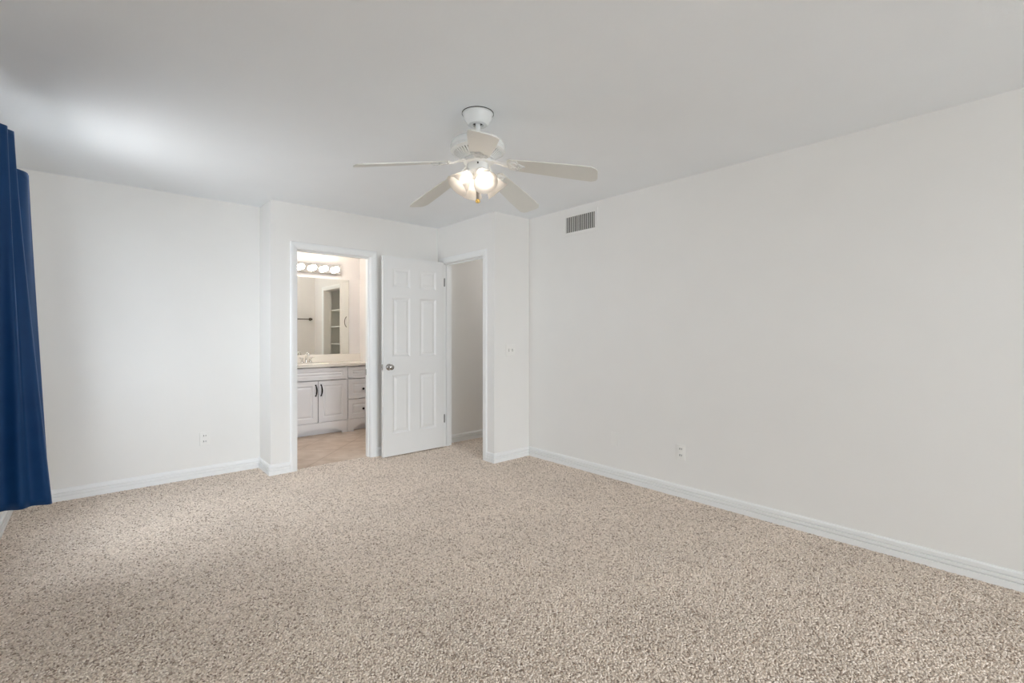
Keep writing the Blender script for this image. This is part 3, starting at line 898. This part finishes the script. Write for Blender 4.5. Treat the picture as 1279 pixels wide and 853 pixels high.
def arch_valance(bm, x0, x1, a0, a1, zt, y, rise, th=.018):
    N = 20
    low = [(x0, 0.0), (a0, 0.0), (a0, .022)]
    for k in range(1, N):
        t = k / N; low.append((a0 + (a1 - a0) * t, .022 + (rise - .022) * math.sin(PI * t) ** .75))
    low += [(a1, .022), (a1, 0.0), (x1, 0.0)]
    for yy in (y, y + th):
        pass
    F = [bm.verts.new((x, y, z)) for x, z in low]; B = [bm.verts.new((x, y + th, z)) for x, z in low]
    Tf = [bm.verts.new((x, y, zt)) for x, z in low]; Tb = [bm.verts.new((x, y + th, zt)) for x, z in low]
    for k in range(len(low) - 1):
        if abs(low[k][0] - low[k + 1][0]) < 1e-6:
            bm.faces.new((F[k], F[k + 1], B[k + 1], B[k])); continue
        bm.faces.new((F[k], F[k + 1], Tf[k + 1], Tf[k])); bm.faces.new((B[k], Tb[k], Tb[k + 1], B[k + 1]))
        bm.faces.new((F[k], B[k], B[k + 1], F[k + 1])); bm.faces.new((Tf[k], Tf[k + 1], Tb[k + 1], Tb[k]))
    bm.faces.new((F[0], Tf[0], Tb[0], B[0])); bm.faces.new((F[-1], B[-1], Tb[-1], Tf[-1]))


def round_knob(x, z, parent):
    bm = BM()
    lathe(bm, [(0, 0), (.006, 0), (.006, .012), (.013, .016), (.0155, .022), (.013, .028), (0, .030)], 20, Matrix.Translation((x, YV, z)) @ Matrix.Rotation(PI / 2, 4, 'X'))
    k = obj('knob', bm, M['black'], parent, smooth=True); k['label'] = 'round black knob'


def bow_pull(x, z0, z1, parent):
    bm = BM(); n = 12
    pts = [(x + .004 * math.sin(PI * k / n), YV - .006 - .024 * math.sin(PI * k / n) ** .7, z0 + (z1 - z0) * k / n) for k in range(n + 1)]
    tube(bm, pts, [.0055 + .0035 * math.sin(PI * k / n) for k in range(n + 1)], 10)
    for z in (z0, z1): lathe(bm, [(0, 0), (.009, 0), (.008, .008), (0, .010)], 12, Matrix.Translation((x, YV, z)) @ Matrix.Rotation(PI / 2, 4, 'X'))
    k = obj('handle', bm, M['black'], parent, smooth=True); k['label'] = 'curved black pull'


def front(name, x0, x1, z0, z1, parent, fr=.055):
    bm = BM(); g = .0040
    panel_slab(bm, x0 + g, x1 - g, z0 + g, z1 - g, YV, YV + .019, [(x0 + fr, x1 - fr, z0 + min(fr, (z1 - z0) * .3), z1 - min(fr, (z1 - z0) * .3))], PR)
    return obj(name, bm, M['cabinet'], parent)


def carcass(x0, x1, a0, a1, parent, rise):
    bm = BM()
    box(bm, x0, x0 + .018, YV + .0195, YM - .004, 0, .8425); box(bm, x1 - .018, x1, YV + .0195, YM - .004, 0, .8425)
    box(bm, x0 + .018, x1 - .018, YM - .012, YM - .004, .155, .8425); box(bm, x0 + .018, x1 - .018, YV + .0195, YM - .012, .155, .171)
    obj('cabinet_body', bm, M['cabinet'], parent)
    bm = BM(); arch_valance(bm, x0 + .0015, x1 - .0015, a0, a1, .158, YV, rise)
    obj('arched_plinth', bm, M['cabinet'], parent)
    bm = BM(); box(bm, x0 + .018, x1 - .018, YV + .075, YV + .087, 0.002, .155)
    obj('kick_board', bm, M['cabinet'], parent)


vs = thing('sink_cabinet', 'pale grey two-door vanity sink cabinet with curved black pulls, in the bathroom', 'cabinet', (0, 0, -.004))
carcass(1.700, 2.4455, 1.775, 2.371, vs, .085)
front('false_front', 1.700, 2.4455, .681, .8395, vs)
d = front('cabinet_door', 1.700, 2.073, .160, .679, vs, .06); bow_pull(2.043, .494, .626, d)
d = front('cabinet_door', 2.073, 2.4455, .160, .679, vs, .06); bow_pull(2.108, .494, .626, d)
vd = thing('drawer_cabinet', 'narrow pale grey vanity drawer cabinet with round black knobs', 'cabinet', (0, 0, -.004))
carcass(2.4475, 2.848, 2.527, 2.769, vd, .085)
front('false_front', 2.4475, 2.848, .681, .8395, vd)
d = front('drawer', 2.4475, 2.848, .418, .679, vd, .06); round_knob(2.648, .542, d)
d = front('drawer', 2.4475, 2.848, .160, .416, vd, .06); round_knob(2.648, .282, d)

ct = thing('countertop', 'cream cultured marble vanity top with backsplash', 'countertop', (0, 0, 0))
bm = BM()
# slab with an oval basin
x0, x1, y0, y1 = 1.685, 2.8495, 5.925, YM - .0005
SX, SY, SA, SB = 2.073, 6.165, .215, .155
N = 40
zt, zb = .872, .843
ov = [bm.verts.new((SX + SA * math.cos(2 * PI * k / N), SY + SB * math.sin(2 * PI * k / N), zt)) for k in range(N)]


def edge_pt(k):
    c, s_ = math.cos(2 * PI * k / N), math.sin(2 * PI * k / N)
    tx = ((x1 - SX) / c) if c > 1e-9 else ((x0 - SX) / c if c < -1e-9 else 1e9)
    ty = ((y1 - SY) / s_) if s_ > 1e-9 else ((y0 - SY) / s_ if s_ < -1e-9 else 1e9)
    t = min(tx, ty); return SX + c * t, SY + s_ * t


rim = [edge_pt(k) for k in range(N)]
RT = [bm.verts.new((x, y, zt)) for x, y in rim]
cor = {}
for k in range(N):
    k2 = (k + 1) % N
    a, b = rim[k], rim[k2]
    if abs(a[0] - b[0]) > 1e-6 and abs(a[1] - b[1]) > 1e-6:
        cx = x1 if max(a[0], b[0]) > x1 - 1e-6 else x0; cy = y1 if max(a[1], b[1]) > y1 - 1e-6 else y0
        cv = bm.verts.new((cx, cy, zt)); bm.faces.new((ov[k], RT[k], cv, RT[k2], ov[k2]))
    else: bm.faces.new((ov[k], RT[k], RT[k2], ov[k2]))
prev = ov
for f_, dz in ((.93, -.02), (.8, -.07), (.55, -.115), (.15, -.125)):
    cur = [bm.verts.new((SX + SA * f_ * math.cos(2 * PI * k / N), SY + SB * f_ * math.sin(2 * PI * k / N), zt + dz)) for k in range(N)]
    for k in range(N): bm.faces.new((prev[k], prev[(k + 1) % N], cur[(k + 1) % N], cur[k]))
    prev = cur
bm.faces.new(prev)
obj('worktop', bm, M['counter'], ct)
bm = BM(); box(bm, x0, x1, y0, y0 + .03, zb, zt, .004); box(bm, x0, x0 + .03, y0 + .03, y1, zb, zt - .001); obj('front_edge', bm, M['counter'], ct)
bm = BM(); box(bm, x0, x1, YM - .022, YM - .0005, zt, .978, .004); obj('backsplash', bm, M['counter'], ct)

fc = thing('faucet', 'small chrome two-handle faucet on the vanity top', 'faucet', (2.073, 6.385, zt + .0005))
bm = BM(); box(bm, -.08, .08, -.026, .026, 0, .014, .006); obj('faucet_base', bm, M['chrome'], fc)
bm = BM()
tube(bm, [(0, 0, .012), (0, 0, .06), (0, -.008, .105), (0, -.035, .135), (0, -.07, .138), (0, -.10, .118), (0, -.108, .10)], [.016, .013, .0115, .011, .0105, .010, .010], 16)
obj('spout', bm, M['chrome'], fc, smooth=True)
for s in (-1, 1):
    bm = BM(); lathe(bm, [(0, .012), (.019, .012), (.020, .02), (.013, .034), (.011, .045), (.016, .052), (.017, .062), (.010, .072), (0, .074)], 20, Matrix.Translation((s * .053, 0, 0)))
    tube(bm, [(s * .053, 0, .064), (s * .075, -.012, .072), (s * .094, -.02, .074)], [.006, .005, .0045], 10)
    obj('faucet_handle', bm, M['chrome'], fc, smooth=True)

mr = thing('mirror', 'large frameless wall mirror above the vanity, reflecting the linen closet', 'mirror', (0, 0, 0))
bm = BM(); box(bm, 1.69, 2.687, YM - .006, YM - .0005, .979, 2.012); obj('mirror_glass', bm, M['mirror'], mr)
bm = BM(); box(bm, 2.6872, 2.6885, YM - .007, YM - .0005, .979, 2.012); e_ = obj('mirror_edge', bm, M['bronze'], mr); e_['label'] = 'thin dark mirror edge'

vl = thing('vanity_light', 'chrome vanity light bar with glowing round bulbs above the mirror', 'wall lamp', (0, YM, 2.1375))
LB0, LB1 = 1.635, 2.556
bm = BM(); box(bm, LB0, LB1, -.055, -.0005, -.066, .066, .008); obj('light_bar', bm, M['chrome'], vl)
for k in range(6):
    x = 2.474 - .1525 * k
    rx = Matrix.Translation((x, -.054, -.004)) @ Matrix.Rotation(PI / 2, 4, 'X')
    bm = BM(); lathe(bm, [(0, 0), (.030, 0), (.030, .003), (.021, .010), (.019, .022), (0, .022)], 24, rx); sk = obj('lamp_holder', bm, M['chrome'], vl, smooth=True)
    bm = BM(); prof = [(0, .018), (.014, .018), (.018, .024)] + [(.038 * math.sin(t), .060 - .038 * math.cos(t)) for t in [PI * q / 14 for q in range(3, 14)]] + [(0, .098)]
    lathe(bm, prof, 28, rx); obj('globe_bulb', bm, M['bathbulb'], sk, smooth=True)

# reflected side of the bathroom
tb = thing('towel_bar', 'dark metal towel bar reflected at the left of the bathroom mirror', 'towel bar', (0, YC + T + .006, 1.51))
bm = BM(); tube(bm, [(2.30, .062, 0), (2.772, .062, 0)], .008, 12); obj('bar', bm, M['bronze'], tb, smooth=True)
for x in (2.30, 2.772):
    bm = BM(); lathe(bm, [(0, 0), (.026, 0), (.026, .008), (.014, .016), (.012, .05), (.017, .056), (.017, .070), (0, .072)], 20, Matrix.Translation((x, 0, 0)) @ Matrix.Rotation(-PI / 2, 4, 'X'))
    obj('bar_post', bm, M['bronze'], tb, smooth=True)
casing('trim_4', 'y', XW, -1, CL0, CL1 - .03, CLH, 'cream casing around the linen closet, reflected in the mirror', w1=False)
zs_sh = (0.52, .81, 1.095, 1.378, 1.65)
names = ('lowest', 'second lowest', 'middle', 'second highest', 'highest')
for z, nm in zip(zs_sh, names):
    bm = BM(); box(bm, XW + T + .006, 3.3995, 4.901, 6.099, z - .009, z + .009, .002)
    tag(obj('closet_shelf', bm, M['shelf']), 'white linen closet shelf reflected in the mirror, ' + nm + ' of the stack', 'shelf', 'linen closet shelves')
cd = thing('wall_cabinet', 'tall cream cabinet door with slim pull beside the linen closet, reflected at mirror edge', 'cabinet', (XW, 5.80, 0), -PI / 2)
bm = BM(); panel_slab(bm, -.40, 0, .90, 2.10, -.0185, -.0005, [(-.345, -.055, .955, 2.045)], PR)
dd = obj('cabinet_door', bm, M['bathwall'], cd)
bm = BM(); n = 12
tube(bm, [(-.262, -.019 - .030 * math.sin(PI * k / n) ** .6, 1.36 + .155 * k / n) for k in range(n + 1)], .005, 8)
h = obj('handle', bm, M['bronze'], dd, smooth=True); h['label'] = 'slim dark bow pull'
